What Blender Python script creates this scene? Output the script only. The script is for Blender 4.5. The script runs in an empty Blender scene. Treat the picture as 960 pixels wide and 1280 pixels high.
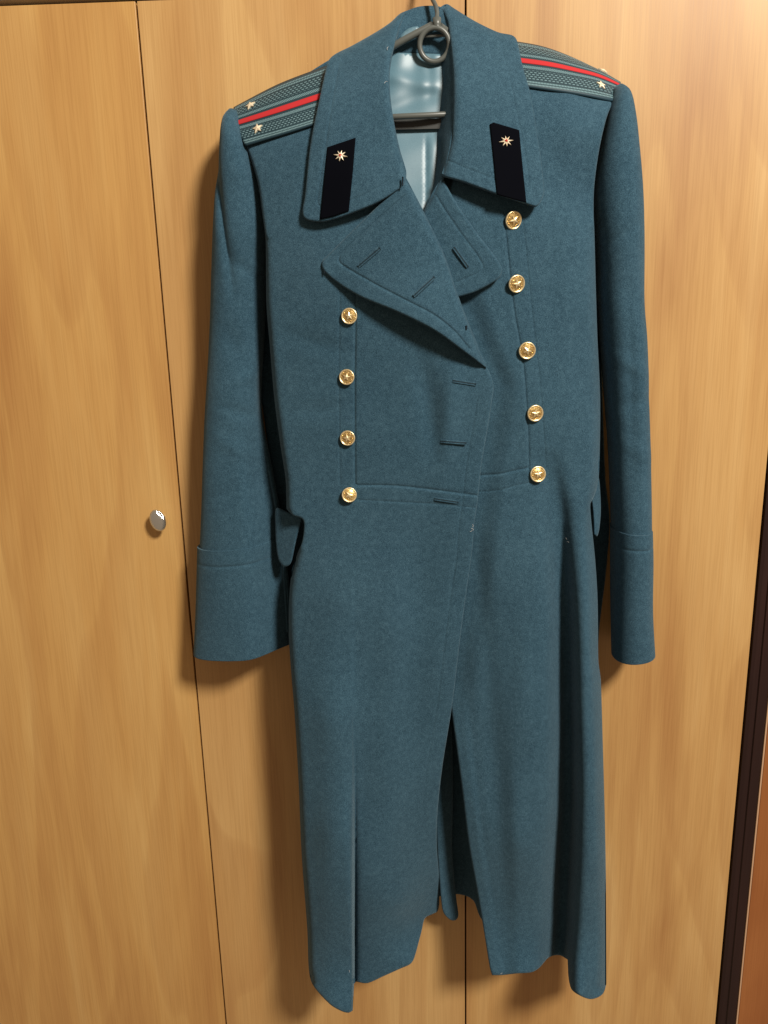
import bpy, bmesh, math, random
import numpy as np
from mathutils import Vector, Matrix, geometry

random.seed(4)
rng = np.random.RandomState(7)
scene = bpy.context.scene
COL = scene.collection

# ------------------------------------------------------------------ camera
FPX = 960.0                                   # focal length in pixels of the 960x1280 photograph
CAM = np.array([0.0, -1.15, 1.40])
th = math.atan(FPX / 4040.0); rho = math.atan(102 / 4040.0); ps = math.radians(1.5)
FW = np.array([-math.sin(ps) * math.cos(th), math.cos(ps) * math.cos(th), -math.sin(th)])
R0 = np.array([math.cos(ps), math.sin(ps), 0.0]); U0 = np.cross(R0, FW)
RT = R0 * math.cos(rho) - U0 * math.sin(rho)
UP = U0 * math.cos(rho) + R0 * math.sin(rho)
cd = bpy.data.cameras.new('camera'); cam = bpy.data.objects.new('camera', cd); COL.objects.link(cam)
cam.matrix_world = Matrix(((RT[0], UP[0], -FW[0], CAM[0]), (RT[1], UP[1], -FW[1], CAM[1]),
                           (RT[2], UP[2], -FW[2], CAM[2]), (0, 0, 0, 1)))
cd.sensor_fit = 'VERTICAL'; cd.sensor_height = 36.0; cd.lens = 36.0 * FPX / 1280.0
cd.clip_start = 0.02; cd.clip_end = 100
scene.camera = cam

# ------------------------------------------------------------------ light
world = bpy.data.worlds.new('World'); scene.world = world; world.use_nodes = True
bg = world.node_tree.nodes['Background']
bg.inputs['Color'].default_value = (1.0, 0.72, 0.50, 1); bg.inputs['Strength'].default_value = 0.25

def area(name, loc, target, size, power, col, shape='DISK'):
    l = bpy.data.lights.new(name, 'AREA'); l.shape = shape; l.size = size; l.energy = power; l.color = col
    o = bpy.data.objects.new(name, l); COL.objects.link(o); o.location = loc
    o.rotation_euler = (Vector(target) - Vector(loc)).to_track_quat('-Z', 'Y').to_euler()
    return o
area('ceiling_lamp', (1.72, -2.65, 3.55), (0.05, -0.05, 1.2), 0.68, 203, (1.0, 0.93, 0.83))

scene.view_settings.view_transform = 'Standard'; scene.view_settings.look = 'None'
scene.view_settings.gamma = 1.0; scene.view_settings.use_curve_mapping = False
scene.view_settings.exposure = 0.0
scene.cycles.max_bounces = 8

# ------------------------------------------------------------------ projection helpers
def P(x, y, d):
    """World point that stands d millimetres in front of the wardrobe doors, seen at photo pixel (x, y)."""
    x = np.asarray(x, float); y = np.asarray(y, float); d = np.asarray(d, float)
    v = FW + RT * ((x - 480) / FPX)[..., None] - UP * ((y - 640) / FPX)[..., None]
    t = (-d / 1000.0 - CAM[1]) / v[..., 1]
    return CAM + v * t[..., None]

def P1(x, y, d): return P(np.array([x]), np.array([y]), np.array([d]))[0]

def spline(pts, step=3.0, closed=False):
    """Catmull-Rom through pts (any dimension), resampled about every step pixels."""
    p = [np.array(q, float) for q in pts]; n = len(p); out = []
    rngs = range(n if closed else n - 1)
    for i in rngs:
        a = p[(i - 1) % n] if closed or i > 0 else p[i]
        b = p[i]; c = p[(i + 1) % n]
        e = p[(i + 2) % n] if closed or i + 2 < n else p[(i + 1) % n]
        L = np.linalg.norm((c - b)[:2]); k = max(1, int(round(L / step)))
        for j in range(k):
            t = j / k
            # centripetal-ish damping keeps corners tight
            m1 = (c - a) * 0.5; m2 = (e - b) * 0.5
            l1 = np.linalg.norm(m1[:2]); l2 = np.linalg.norm(m2[:2])
            if l1 > L: m1 = m1 * L / l1
            if l2 > L: m2 = m2 * L / l2
            h = np.array([2*t**3-3*t**2+1, t**3-2*t**2+t, -2*t**3+3*t**2, t**3-t**2])
            out.append(h[0]*b + h[1]*m1 + h[2]*c + h[3]*m2)
    if not closed: out.append(p[-1])
    return np.array(out)

def polyline(pts, step=3.0):
    p = np.array(pts, float); out = []
    for a, b in zip(p[:-1], p[1:]):
        k = max(1, int(round(np.linalg.norm(b - a) / step)))
        for j in range(k): out.append(a + (b - a) * j / k)
    out.append(p[-1]); return np.array(out)

def tps(ctrl, smooth=0.0):
    c = np.array(ctrl, float); xy = c[:, :2] / 100.0; n = len(c)
    def ker(r2): return np.where(r2 > 1e-12, 0.5 * r2 * np.log(np.maximum(r2, 1e-12)), 0.0)
    K = ker(((xy[:, None] - xy[None]) ** 2).sum(-1)) + np.eye(n) * smooth
    Q = np.hstack([np.ones((n, 1)), xy])
    A = np.zeros((n + 3, n + 3)); A[:n, :n] = K; A[:n, n:] = Q; A[n:, :n] = Q.T
    w = np.linalg.solve(A, np.concatenate([c[:, 2], np.zeros(3)]))
    def f(x, y):
        x = np.asarray(x, float); y = np.asarray(y, float); sh = x.shape
        q = np.stack([x.ravel(), y.ravel()], 1) / 100.0
        k = ker(((q[:, None] - xy[None]) ** 2).sum(-1))
        return (k @ w[:n] + w[n] + q @ w[n + 1:]).reshape(sh)
    return f

def dist_poly(q, poly, closed=False):
    """Distance of points q to a polyline, with the signed side of the nearest segment."""
    a = poly; b = np.roll(poly, -1, 0) if closed else poly[1:]
    if not closed: a = poly[:-1]
    best = np.full(len(q), 1e9); side = np.zeros(len(q))
    for s in range(0, len(q), 4000):
        qq = q[s:s+4000]
        ab = b - a; L2 = (ab ** 2).sum(1) + 1e-9
        ap = qq[:, None] - a[None]
        t = np.clip((ap * ab[None]).sum(-1) / L2, 0, 1)
        dv = ap - t[..., None] * ab[None]
        dd = np.sqrt((dv ** 2).sum(-1)); k = dd.argmin(1); r = np.arange(len(qq))
        best[s:s+4000] = dd[r, k]
        side[s:s+4000] = np.sign(ab[k, 0] * dv[r, k, 1] - ab[k, 1] * dv[r, k, 0])
    return best, side

def inside(q, poly):
    x, y = q[:, 0], q[:, 1]; res = np.zeros(len(q), bool)
    px, py = poly[:, 0], poly[:, 1]; j = len(poly) - 1
    for i in range(len(poly)):
        c = ((py[i] > y) != (py[j] > y)) & (x < (px[j] - px[i]) * (y - py[i]) / (py[j] - py[i] + 1e-12) + px[i])
        res ^= c; j = i
    return res

def sstep(a, b, x):
    t = np.clip((np.asarray(x, float) - a) / (b - a), 0, 1); return t * t * (3 - 2 * t)

def interp(y, ys, vs): return np.interp(y, ys, vs)

# ------------------------------------------------------------------ object helpers
ORG = {}
def tag(o, label=None, cat=None, group=None, kind=None):
    if label: o['label'] = label
    if cat: o['category'] = cat
    if group: o['group'] = group
    if kind: o['kind'] = kind
    return o

def empty(name, loc):
    o = bpy.data.objects.new(name, None); COL.objects.link(o); o.location = loc
    o.empty_display_size = 0.05; ORG[o] = np.array(loc, float); return o

def link_mesh(name, verts, faces, mat, parent=None, smooth=True, uv=None, mats=None):
    verts = np.asarray(verts, float); org = verts.mean(0)
    me = bpy.data.meshes.new(name); me.from_pydata([tuple(v) for v in (verts - org)], [], [tuple(int(i) for i in f) for f in faces])
    if uv is not None:
        ul = me.uv_layers.new(name='UVMap'); li = np.empty(len(me.loops), int); me.loops.foreach_get('vertex_index', li)
        ul.data.foreach_set('uv', np.asarray(uv, float)[li].ravel())
    me.materials.append(mat)
    if smooth: me.polygons.foreach_set('use_smooth', [True] * len(me.polygons))
    me.update()
    o = bpy.data.objects.new(name, me); COL.objects.link(o)
    o.location = org
    if parent is not None:
        o.parent = parent; o.location = org - ORG[parent]
    ORG[o] = org
    return o

def solidify(o, mm, offset=-1):
    m = o.modifiers.new('thickness', 'SOLIDIFY'); m.thickness = mm / 1000.0; m.offset = offset; m.use_even_offset = False
    return o

def sheet(name, outline, dfun, mat, parent, step=4.0, seams=(), thick=4.0, edge=2.6, rolls=(), clean=True, noise=0.5, backdrop=None):
    """Cloth sheet: outline and seams in photo pixels, dfun gives its stand-off from the doors in mm."""
    b = np.asarray(outline, float)
    n = len(b)
    tan = np.roll(b, -1, 0) - np.roll(b, 1, 0); tan /= (np.linalg.norm(tan, axis=1)[:, None] + 1e-9)
    nor = np.stack([-tan[:, 1], tan[:, 0]], 1)
    if not inside(b + nor * 0.5, b).mean() > 0.5: nor = -nor
    extra = []
    for off in ((0.7, 1.7, 3.0) if edge > 0 else ()):
        q = b + nor * off; ok = inside(q, b); q = q[ok]; dd, _ = dist_poly(q, b, True); extra.append(q[dd > off * 0.85])
    spts = []
    for s in seams:
        pl = s[0]
        t = np.gradient(pl, axis=0); t /= (np.linalg.norm(t, axis=1)[:, None] + 1e-9); nn = np.stack([-t[:, 1], t[:, 0]], 1)
        for off in (-3.2, -1.8, -0.9, 0, 0.9, 1.8, 3.2): spts.append(pl + nn * off)
    if spts:
        sp = np.concatenate(spts); sp = sp[inside(sp, b)]; dd, _ = dist_poly(sp, b, True); sp = sp[dd > 1.0]; extra.append(sp)
    x0, y0 = b.min(0); x1, y1 = b.max(0)
    gy = np.arange(y0, y1, step * 0.87); g = []
    for i, yy in enumerate(gy):
        xs = np.arange(x0 + (i % 2) * step * 0.5, x1, step); g.append(np.stack([xs, np.full(len(xs), yy)], 1))
    g = np.concatenate(g); g += rng.uniform(-0.25, 0.25, g.shape) * step * 0.6
    g = g[inside(g, b)]; dd, _ = dist_poly(g, b, True); g = g[dd > (step * 0.9 if edge > 0 else step * .5)]
    for s in seams:
        dd, _ = dist_poly(g, s[0]); g = g[dd > step * 1.0]
    pts = np.concatenate([b] + extra + [g])
    # drop near-duplicates
    key = np.round(pts / 0.45).astype(int); _, idx = np.unique(key, axis=0, return_index=True)
    keep = np.zeros(len(pts), bool); keep[idx] = True; keep[:n] = True; pts = pts[keep]
    res = geometry.delaunay_2d_cdt([Vector(p) for p in pts], [(i, (i + 1) % n) for i in range(n)], [], 1, 1e-5)
    v2 = np.array([[v.x, v.y] for v in res[0]]); faces = [tuple(f) for f in res[2]]
    d = dfun(v2[:, 0], v2[:, 1])
    for pl, R, base in rolls:
        dd, _ = dist_poly(v2, pl); k = np.sqrt(np.clip(1 - np.clip(1 - dd / R, 0, 1) ** 2, 0, 1))
        if callable(base): bb = base(v2[:, 1]); d = np.minimum(d, bb) + (d - np.minimum(d, bb)) * k
        else: d = d - base * (1 - k)
    for s in seams:
        dd, sd = dist_poly(v2, s[0]); dep, sig = s[1], s[2]; stp = s[3] if len(s) > 3 else 0.0
        d = d - dep * np.exp(-(dd / sig) ** 2)
        if stp: d = d + stp * sd * np.exp(-dd / 9.0) * (1 - np.exp(-(dd / 1.0) ** 2))
    if edge > 0:
        dd, _ = dist_poly(v2, b, True); s = np.clip(1 - dd / edge, 0, 1); d = d - edge * 0.9 * (1 - np.sqrt(np.clip(1 - s * s, 0, 1)))
    if noise:
        d = d + noise * (np.sin(v2[:, 0] * .043 + v2[:, 1] * .017 + 1.3) + np.sin(v2[:, 0] * .021 - v2[:, 1] * .033 + 4.) + .6 * np.sin(v2[:, 0] * .09 + v2[:, 1] * .05))
    V = P(v2[:, 0], v2[:, 1], d)
    f0 = np.array(faces); e1 = V[f0[:, 1]] - V[f0[:, 0]]; e2 = V[f0[:, 2]] - V[f0[:, 0]]
    if np.cross(e1, e2)[:, 1].sum() > 0: f0 = f0[:, ::-1]
    if thick:                                   # give the cloth its thickness: a back layer and a rim
        nV = len(V); cnt = {}
        for f in f0:
            for k in range(3):
                e = (int(f[k]), int(f[(k + 1) % 3])); cnt[tuple(sorted(e))] = None if tuple(sorted(e)) in cnt else e
        rim = [(e[1], e[0], e[0] + nV, e[1] + nV) for e in cnt.values() if e is not None]
        V = np.concatenate([V, V + np.array([0, thick / 1000.0, 0])])
        f0 = [tuple(f) for f in f0] + [tuple(f[::-1] + nV) for f in f0] + rim
    return link_mesh(name, V, f0, mat, parent)

def grid_faces(nu, nv, cu=False, cv=False):
    F = []
    for i in range(nu if cu else nu - 1):
        for j in range(nv if cv else nv - 1):
            a = i * nv + j; b_ = ((i + 1) % nu) * nv + j; c = ((i + 1) % nu) * nv + (j + 1) % nv; e = i * nv + (j + 1) % nv
            F.append((a, e, c, b_))
    return F

def tube(name, pts, r, mat, parent, n=10, caps=True):
    p = np.array(pts, float); rr = np.broadcast_to(np.asarray(r, float), (len(p),))
    t = np.gradient(p, axis=0); t /= np.linalg.norm(t, axis=1)[:, None] + 1e-12
    u = np.cross(t[0], [0.31, 0.77, 0.55]); u /= np.linalg.norm(u); V = []
    for i in range(len(p)):
        u = u - t[i] * (u @ t[i]); u /= np.linalg.norm(u); w = np.cross(t[i], u)
        for k in range(n):
            a = 2 * math.pi * k / n; V.append(p[i] + rr[i] * (u * math.cos(a) + w * math.sin(a)))
    F = grid_faces(len(p), n, False, True)
    if caps: F += [tuple(range(n)), tuple(range((len(p) - 1) * n, len(p) * n))[::-1]]
    return link_mesh(name, V, F, mat, parent)

def box(name, lo, hi, mat, parent=None, bev=0.0):
    bm = bmesh.new(); bmesh.ops.create_cube(bm, size=1.0); lo = np.array(lo); hi = np.array(hi)
    for v in bm.verts: v.co = Vector(((v.co[0] + .5) * (hi - lo)[0] + lo[0], (v.co[1] + .5) * (hi - lo)[1] + lo[1], (v.co[2] + .5) * (hi - lo)[2] + lo[2]))
    if bev: bmesh.ops.bevel(bm, geom=bm.edges[:], offset=bev, segments=2, affect='EDGES', profile=.5)
    V = [tuple(v.co) for v in bm.verts]; bm.verts.index_update(); F = [[v.index for v in f.verts] for f in bm.faces]; bm.free()
    return link_mesh(name, V, F, mat, parent, smooth=False)

# ------------------------------------------------------------------ materials
def newmat(name):
    m = bpy.data.materials.new(name); m.use_nodes = True; nt = m.node_tree; return m, nt, nt.nodes['Principled BSDF']
def N(nt, t, **kw):
    n = nt.nodes.new(t)
    for k, v in kw.items():
        if k in n.inputs: n.inputs[k].default_value = v
        else: setattr(n, k, v)
    return n
def MATH(nt, op, a, b=None, c=None):
    n = nt.nodes.new('ShaderNodeMath'); n.operation = op
    for i, v in enumerate((a, b, c)):
        if v is None: continue
        if hasattr(v, 'is_linked'): nt.links.new(v, n.inputs[i])
        else: n.inputs[i].default_value = v
    return n.outputs[0]
def RAMP(nt, src, stops):
    n = nt.nodes.new('ShaderNodeValToRGB'); nt.links.new(src, n.inputs[0]); cr = n.color_ramp
    while len(cr.elements) < len(stops): cr.elements.new(0.5)
    for e, (p, c) in zip(cr.elements, stops): e.position = p; e.color = (*c, 1) if len(c) == 3 else c
    return n.outputs[0]
def MIX(nt, fac, a, b, mode='MIX'):
    n = nt.nodes.new('ShaderNodeMix'); n.data_type = 'RGBA'; n.blend_type = mode
    for s, v in ((n.inputs[0], fac), (n.inputs[6], a), (n.inputs[7], b)):
        if hasattr(v, 'is_linked'): nt.links.new(v, s)
        else: s.default_value = v if not isinstance(v, tuple) else (*v, 1)
    return n.outputs[2]
def simple(name, col, rough=.5, metal=0., spec=.5, **kw):
    m, nt, b = newmat(name); b.inputs['Base Color'].default_value = (*col, 1); b.inputs['Roughness'].default_value = rough
    b.inputs['Metallic'].default_value = metal; b.inputs['Specular IOR Level'].default_value = spec
    for k, v in kw.items(): b.inputs[k].default_value = v
    return m

def wool(name, dark, mid, light):
    m, nt, b = newmat(name); g = N(nt, 'ShaderNodeNewGeometry'); pos = g.outputs['Position']
    def noi(scale, det, rough=.6):
        n = N(nt, 'ShaderNodeTexNoise', Scale=scale, Detail=det, Roughness=rough); nt.links.new(pos, n.inputs['Vector']); return n.outputs['Fac']
    fine = noi(880, 3, .8); medn = noi(150, 3); big = noi(9, 4)
    c1 = RAMP(nt, fine, [(.36, dark), (.5, mid), (.66, light)])
    c2 = MIX(nt, .24, c1, RAMP(nt, medn, [(.32, dark), (.5, mid), (.70, light)]))
    c3 = MIX(nt, 0.13, c2, RAMP(nt, big, [(.3, dark), (.7, light)]))
    nt.links.new(c3, b.inputs['Base Color'])
    b.inputs['Roughness'].default_value = .95; b.inputs['Specular IOR Level'].default_value = .12
    b.inputs['Sheen Weight'].default_value = .22; b.inputs['Sheen Roughness'].default_value = .45; b.inputs['Sheen Tint'].default_value = (.55, .75, .85, 1)
    h = MATH(nt, 'ADD', fine, MATH(nt, 'MULTIPLY', medn, .8))
    bp = N(nt, 'ShaderNodeBump', Strength=.55, Distance=.0010); nt.links.new(h, bp.inputs['Height']); nt.links.new(bp.outputs[0], b.inputs['Normal'])
    return m
M_WOOL = wool('teal_wool', (.0115, .034, .055), (.0310, .077, .115), (.076, .158, .215))
M_THREAD = simple('dark_thread', (.008, .016, .024), .8, spec=.2)
M_HOLE = simple('buttonhole_thread', (.010, .024, .034), .7, spec=.25)

def satin():
    m, nt, b = newmat('satin_lining'); g = N(nt, 'ShaderNodeNewGeometry')
    mp = N(nt, 'ShaderNodeMapping'); mp.inputs['Scale'].default_value = (1, 1, 3); nt.links.new(g.outputs['Position'], mp.inputs[0])
    n = N(nt, 'ShaderNodeTexNoise', Scale=900., Detail=2.); nt.links.new(mp.outputs[0], n.inputs['Vector'])
    nt.links.new(RAMP(nt, n.outputs['Fac'], [(.3, (.070, .165, .220)), (.7, (.11, .225, .285))]), b.inputs['Base Color'])
    b.inputs['Roughness'].default_value = .46; b.inputs['Specular IOR Level'].default_value = .9
    b.inputs['Sheen Weight'].default_value = .15
    n2 = N(nt, 'ShaderNodeTexNoise', Scale=22., Detail=1.); nt.links.new(g.outputs['Position'], n2.inputs['Vector'])
    bp = N(nt, 'ShaderNodeBump', Strength=.3, Distance=.004); nt.links.new(n2.outputs['Fac'], bp.inputs['Height']); nt.links.new(bp.outputs[0], b.inputs['Normal'])
    return m
M_SATIN = satin()
M_VELVET = simple('black_velvet', (.0016, .002, .004), .95, spec=.06)
def gold(name, c1, c2, rough, metal):
    m, nt, b = newmat(name); g = N(nt, 'ShaderNodeNewGeometry')
    n = N(nt, 'ShaderNodeTexNoise', Scale=420., Detail=2.); nt.links.new(g.outputs['Position'], n.inputs['Vector'])
    nt.links.new(RAMP(nt, n.outputs['Fac'], [(.35, c1), (.65, c2)]), b.inputs['Base Color'])
    b.inputs['Metallic'].default_value = metal; b.inputs['Roughness'].default_value = rough
    return m
M_GOLD = gold('gilt_brass', (.84, .64, .32), (.98, .86, .56), .33, .72)
M_GILTDARK = gold('gilt_field', (.55, .36, .12), (.80, .60, .27), .30, .85)
M_PALEGOLD = gold('pale_gilt', (.90, .76, .52), (.98, .90, .70), .38, .35)
M_RED = simple('red_piping', (.50, .030, .034), .8, spec=.2)
M_REDENAMEL = simple('red_enamel', (.45, .03, .02), .3)
M_CHROME, _nt, _b = newmat('chrome'); _b.inputs['Base Color'].default_value = (.80, .83, .80, 1); _b.inputs['Roughness'].default_value = .13; _b.inputs['Metallic'].default_value = .95
_n = N(_nt, 'ShaderNodeTexNoise', Scale=170., Detail=1.); _bp = N(_nt, 'ShaderNodeBump', Strength=.25, Distance=.003)
_nt.links.new(_n.outputs['Fac'], _bp.inputs['Height']); _nt.links.new(_bp.outputs[0], _b.inputs['Normal'])
M_HANGER = simple('grey_plastic', (.105, .115, .105), .36, spec=.5)
M_LINT = simple('white_lint', (.7, .7, .68), .9, spec=.1)

def braid():
    m, nt, b = newmat('woven_braid'); uv = N(nt, 'ShaderNodeUVMap'); s = N(nt, 'ShaderNodeSeparateXYZ'); nt.links.new(uv.outputs[0], s.inputs[0])
    u, v = s.outputs[0], s.outputs[1]
    vp = MATH(nt, 'ABSOLUTE', MATH(nt, 'MULTIPLY', MATH(nt, 'SUBTRACT', v, .5), 2.))
    def band(a, c): return MATH(nt, 'MULTIPLY', MATH(nt, 'GREATER_THAN', vp, a), MATH(nt, 'LESS_THAN', vp, c))
    def fr(x, t): return MATH(nt, 'GREATER_THAN', MATH(nt, 'FRACT', x), t)
    m1 = MATH(nt, 'MULTIPLY', band(.20, .31), fr(MATH(nt, 'ADD', MATH(nt, 'MULTIPLY', u, 62.), MATH(nt, 'MULTIPLY', vp, 16.)), .45))
    rows = MATH(nt, 'MULTIPLY', vp, 13.); fl = MATH(nt, 'FLOOR', rows)
    m2 = MATH(nt, 'MULTIPLY', MATH(nt, 'MULTIPLY', band(.375, .74), fr(rows, .66)), fr(MATH(nt, 'ADD', MATH(nt, 'MULTIPLY', u, 27.), MATH(nt, 'MULTIPLY', fl, .47)), .42))
    m3 = MATH(nt, 'MULTIPLY', band(.77, .82), fr(MATH(nt, 'MULTIPLY', u, 70.), .3))
    m4 = MATH(nt, 'MULTIPLY', band(.85, .90), fr(MATH(nt, 'MULTIPLY', u, 75.), .35))
    tot = MATH(nt, 'MINIMUM', MATH(nt, 'ADD', MATH(nt, 'ADD', m1, m2), MATH(nt, 'ADD', m3, m4)), 1.)
    ribs = MATH(nt, 'MULTIPLY', fr(MATH(nt, 'MULTIPLY', vp, 26.), .5), .5)
    base = MIX(nt, ribs, (.013, .036, .048), (.028, .066, .082))
    edge = MATH(nt, 'GREATER_THAN', vp, .92)
    col = MIX(nt, tot, base, (.17, .29, .32)); col = MIX(nt, edge, col, (.018, .050, .070))
    nt.links.new(col, b.inputs['Base Color']); b.inputs['Roughness'].default_value = .55; b.inputs['Specular IOR Level'].default_value = .35
    bp = N(nt, 'ShaderNodeBump', Strength=.5, Distance=.0006); nt.links.new(tot, bp.inputs['Height']); nt.links.new(bp.outputs[0], b.inputs['Normal'])
    return m
M_BRAID = braid()

def wood(name, c_dark, c_mid, c_light, seed, rough=.42, spec=.45):
    """Vertical laminate grain: broad cathedral figure, medium streaks, fine pores."""
    m, nt, b = newmat(name); g = N(nt, 'ShaderNodeNewGeometry'); pos = g.outputs['Position']
    def mapped(sx, sz, off):
        mp = N(nt, 'ShaderNodeMapping'); mp.inputs['Scale'].default_value = (sx, sx * .2, sz); mp.inputs['Location'].default_value = (off, off * 1.7, off * .6)
        nt.links.new(pos, mp.inputs[0]); return mp.outputs[0]
    def noi(vec, scale, det, rough=.55, dist=0.):
        n = N(nt, 'ShaderNodeTexNoise', Scale=scale, Detail=det, Roughness=rough, Distortion=dist); nt.links.new(vec, n.inputs['Vector']); return n.outputs['Fac']
    broad = noi(mapped(1., .13, seed), 9., 3., .5, .9)
    # cathedral rings: a wave over a slowly drifting coordinate
    rings = MATH(nt, 'FRACT', MATH(nt, 'MULTIPLY', noi(mapped(1., .17, seed + 3.1), 3.0, 2.5, .45, .5), 12.))
    rings = MATH(nt, 'POWER', rings, 1.8)
    streak = noi(mapped(1., .018, seed + 7.7), 75., 3., .6, .1)
    pores = noi(mapped(1., .016, seed + 1.3), 520., 3., .65)
    t = MATH(nt, 'ADD', MATH(nt, 'MULTIPLY', broad, .84), MATH(nt, 'MULTIPLY', streak, .16))
    col = RAMP(nt, t, [(.33, c_dark), (.5, c_mid), (.67, c_light)])
    col = MIX(nt, MATH(nt, 'MULTIPLY', MATH(nt, 'MULTIPLY', rings, MATH(nt, 'SUBTRACT', 1., MATH(nt, 'POWER', rings, 9.))), .50), col, c_dark)
    pr = RAMP(nt, pores, [(.38, (.80, .76, .72)), (.56, (1., 1., 1.))])
    col = MIX(nt, .46, col, pr, 'MULTIPLY')
    nt.links.new(col, b.inputs['Base Color'])
    rr = MATH(nt, 'ADD', MATH(nt, 'MULTIPLY', pores, .12), rough - .05); nt.links.new(rr, b.inputs['Roughness'])
    b.inputs['Specular IOR Level'].default_value = spec
    bp = N(nt, 'ShaderNodeBump', Strength=.10, Distance=.0004); nt.links.new(pores, bp.inputs['Height']); nt.links.new(bp.outputs[0], b.inputs['Normal'])
    return m
WD = (.43, .222, .076); WM = (.545, .318, .115); WL = (.615, .388, .156)
M_WOOD_A = wood('pear_laminate_a', (.45, .226, .070), (.57, .325, .105), (.63, .390, .140), 2.0)
M_WOOD_B = wood('pear_laminate_b', WD, WM, WL, 11.0)
M_WOOD_C = wood('pear_laminate_c', WD, WM, WL, 23.0)
M_ORANGE = wood('orange_laminate', (.22, .070, .018), (.30, .104, .029), (.37, .142, .042), 31.0, .38)
M_DARKWOOD = wood('dark_brown_trim', (.016, .006, .005), (.028, .010, .008), (.046, .015, .011), 41.0, .42, .4)
M_CARCASS = simple('dark_gap', (.014, .008, .006), .7, spec=.3)
M_PALE_EDGE = simple('pale_edge_band', (.55, .34, .20), .5)
M_CORNICE = simple('pale_upper_fascia', (.42, .38, .33), .6)

# ------------------------------------------------------------------ wardrobe
def wx(px, py): return P1(px, py, 0)[0]
X1 = wx(206, 412); X2 = wx(582, 600); X3 = wx(897, 1258); X0 = X1 - .446
ZT = P1(80, 4.5, 0)[2]; ZB = 0.06; G = .0013
wardrobe = tag(empty('wardrobe', (0.1, .25, 0.0)), 'light pearwood laminate wardrobe with tall plain doors behind the coat', 'wardrobe')
box('carcass', (X0 - .48, .0205, 0), (X3 + .002, .55, ZT + .16), M_CARCASS, wardrobe)
doors = []
for (a, c, m) in ((X0 - .446, X0, M_WOOD_C), (X0, X1, M_WOOD_A), (X1, X2, M_WOOD_B), (X2, X3, M_WOOD_C)):
    doors.append(box('door', (a + G, 0, ZB), (c - G, .018, ZT), m, wardrobe, .0008))
box('fascia', (X0 - .48, .0, ZT + .0072), (X3 + .002, .0195, ZT + .16), M_CORNICE, wardrobe, .001)

# chrome mushroom knob on the left door
def knob(px, py, door):
    c = P1(px, py + 2, 14); c[1] = 0
    V = []; n = 36; prof = [(0.0, 7.0), (1.2, 7.0), (2.4, 5.2), (6, 4.2), (11, 4.6), (13.0, 8.5), (14.5, 9.9), (16.5, 10.6), (18.5, 10.2), (20.3, 8.0), (21.4, 4.6), (21.8, 1.2), (21.85, .01)]
    tl = math.radians(14)
    for h, r in prof:
        el = 1.0 if h < 11.5 else 1.42; r = r * (1.0 if h < 11.5 else 1.16)
        for k in range(n):
            a = 2 * math.pi * k / n; x = r * math.cos(a); z = r * el * math.sin(a)
            V.append(c + np.array([x * math.cos(tl) + z * math.sin(tl) * -1, -h, x * math.sin(tl) + z * math.cos(tl)]) / 1000)
    F = grid_faces(len(prof), n, False, True)
    o = link_mesh('knob', V, F, M_CHROME, door); tag(o, 'oval polished chrome knob'); return o
knob(198, 648, doors[1])

# ------------------------------------------------------------------ dark upright and the orange panel at the right edge
XJ = wx(919.5, 1279); XE = XJ + .0028
jamb = tag(empty('door_jamb', (XJ, 0.03, 0)), 'dark brown moulded upright between wardrobe and orange wood panel', 'door jamb')
prof = [(X3 + .003, .045), (X3 + .003, -.000), (X3 + .008, -.0015), (X3 + .016, -.0015), (X3 + .0175, -.004), (X3 + .0205, -.004), (X3 + .022, -.001), (XJ - .0015, -.001), (XJ - .0003, .003), (XJ - .0003, .045)]
V = []
for z in (0.0, 2.3):
    for (x, y) in prof: V.append((x, y, z))
n = len(prof); F = [(i, (i + 1) % n, n + (i + 1) % n, n + i) for i in range(n)] + [tuple(range(n))[::-1], tuple(range(n, 2 * n))]
link_mesh('moulding', V, F, M_DARKWOOD, jamb, smooth=False)
pan = tag(empty('wood_panel', (XE + .1, 0.03, 0)), 'orange brown wood panel with pale edge strip at lower right corner', 'panel')
box('edge_strip', (XJ, -.002, .02), (XE, .035, 2.2), M_PALE_EDGE, pan, .0006)
box('board', (XE + .0003, -.0022, .02), (XE + .30, .035, 2.2), M_ORANGE, pan, .0008)

# ------------------------------------------------------------------ hanger
hanger = tag(empty('clothes_hanger', tuple(P1(545, 28, 50))), 'grey coat hanger with ring and trouser bar, hooked over the wardrobe door', 'hanger')
HZ = ZT + .0036
hk = [P1(546, 26, 72), P1(546.5, 16, 70), P1(545, 8, 66), P1(541, 0, 60)]
a0 = P1(538, -8, 54)
hk += [a0, a0 + np.array([-.001, .012, .012]) * .8, np.array([a0[0] - .002, -.026, HZ + .016]), np.array([a0[0] - .002, -.012, HZ + .012]), np.array([a0[0] - .002, -.003, HZ + .002]), np.array([a0[0] - .002, .004, HZ]), np.array([a0[0] - .002, .0185, HZ])]
tube('hook', spline(np.array(hk) * 1000, 3.0) / 1000, .0027, M_HANGER, hanger, 12)
tube('ferrule', [P1(546, 22.5, 72), P1(546, 23, 72), P1(546, 33, 73), P1(546, 34, 73)], [.0042, .0054, .0054, .0046], M_HANGER, hanger, 18)
rc = P1(543, 56, 72); ring = [rc + np.array([.0186 * math.cos(a), -.002 * math.sin(a), .0186 * math.sin(a)]) for a in np.linspace(0, 2 * math.pi, 49)]
tube('ring', ring, .0034, M_HANGER, hanger, 12, caps=False)
tube('arm', spline([P1(541, 31, 72) * 1000, P1(498, 54, 72) * 1000, P1(430, 96, 58) * 1000, P1(360, 138, 44) * 1000, P1(322, 166, 44) * 1000], 6) / 1000, [.0042], M_HANGER, hanger, 12)
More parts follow.
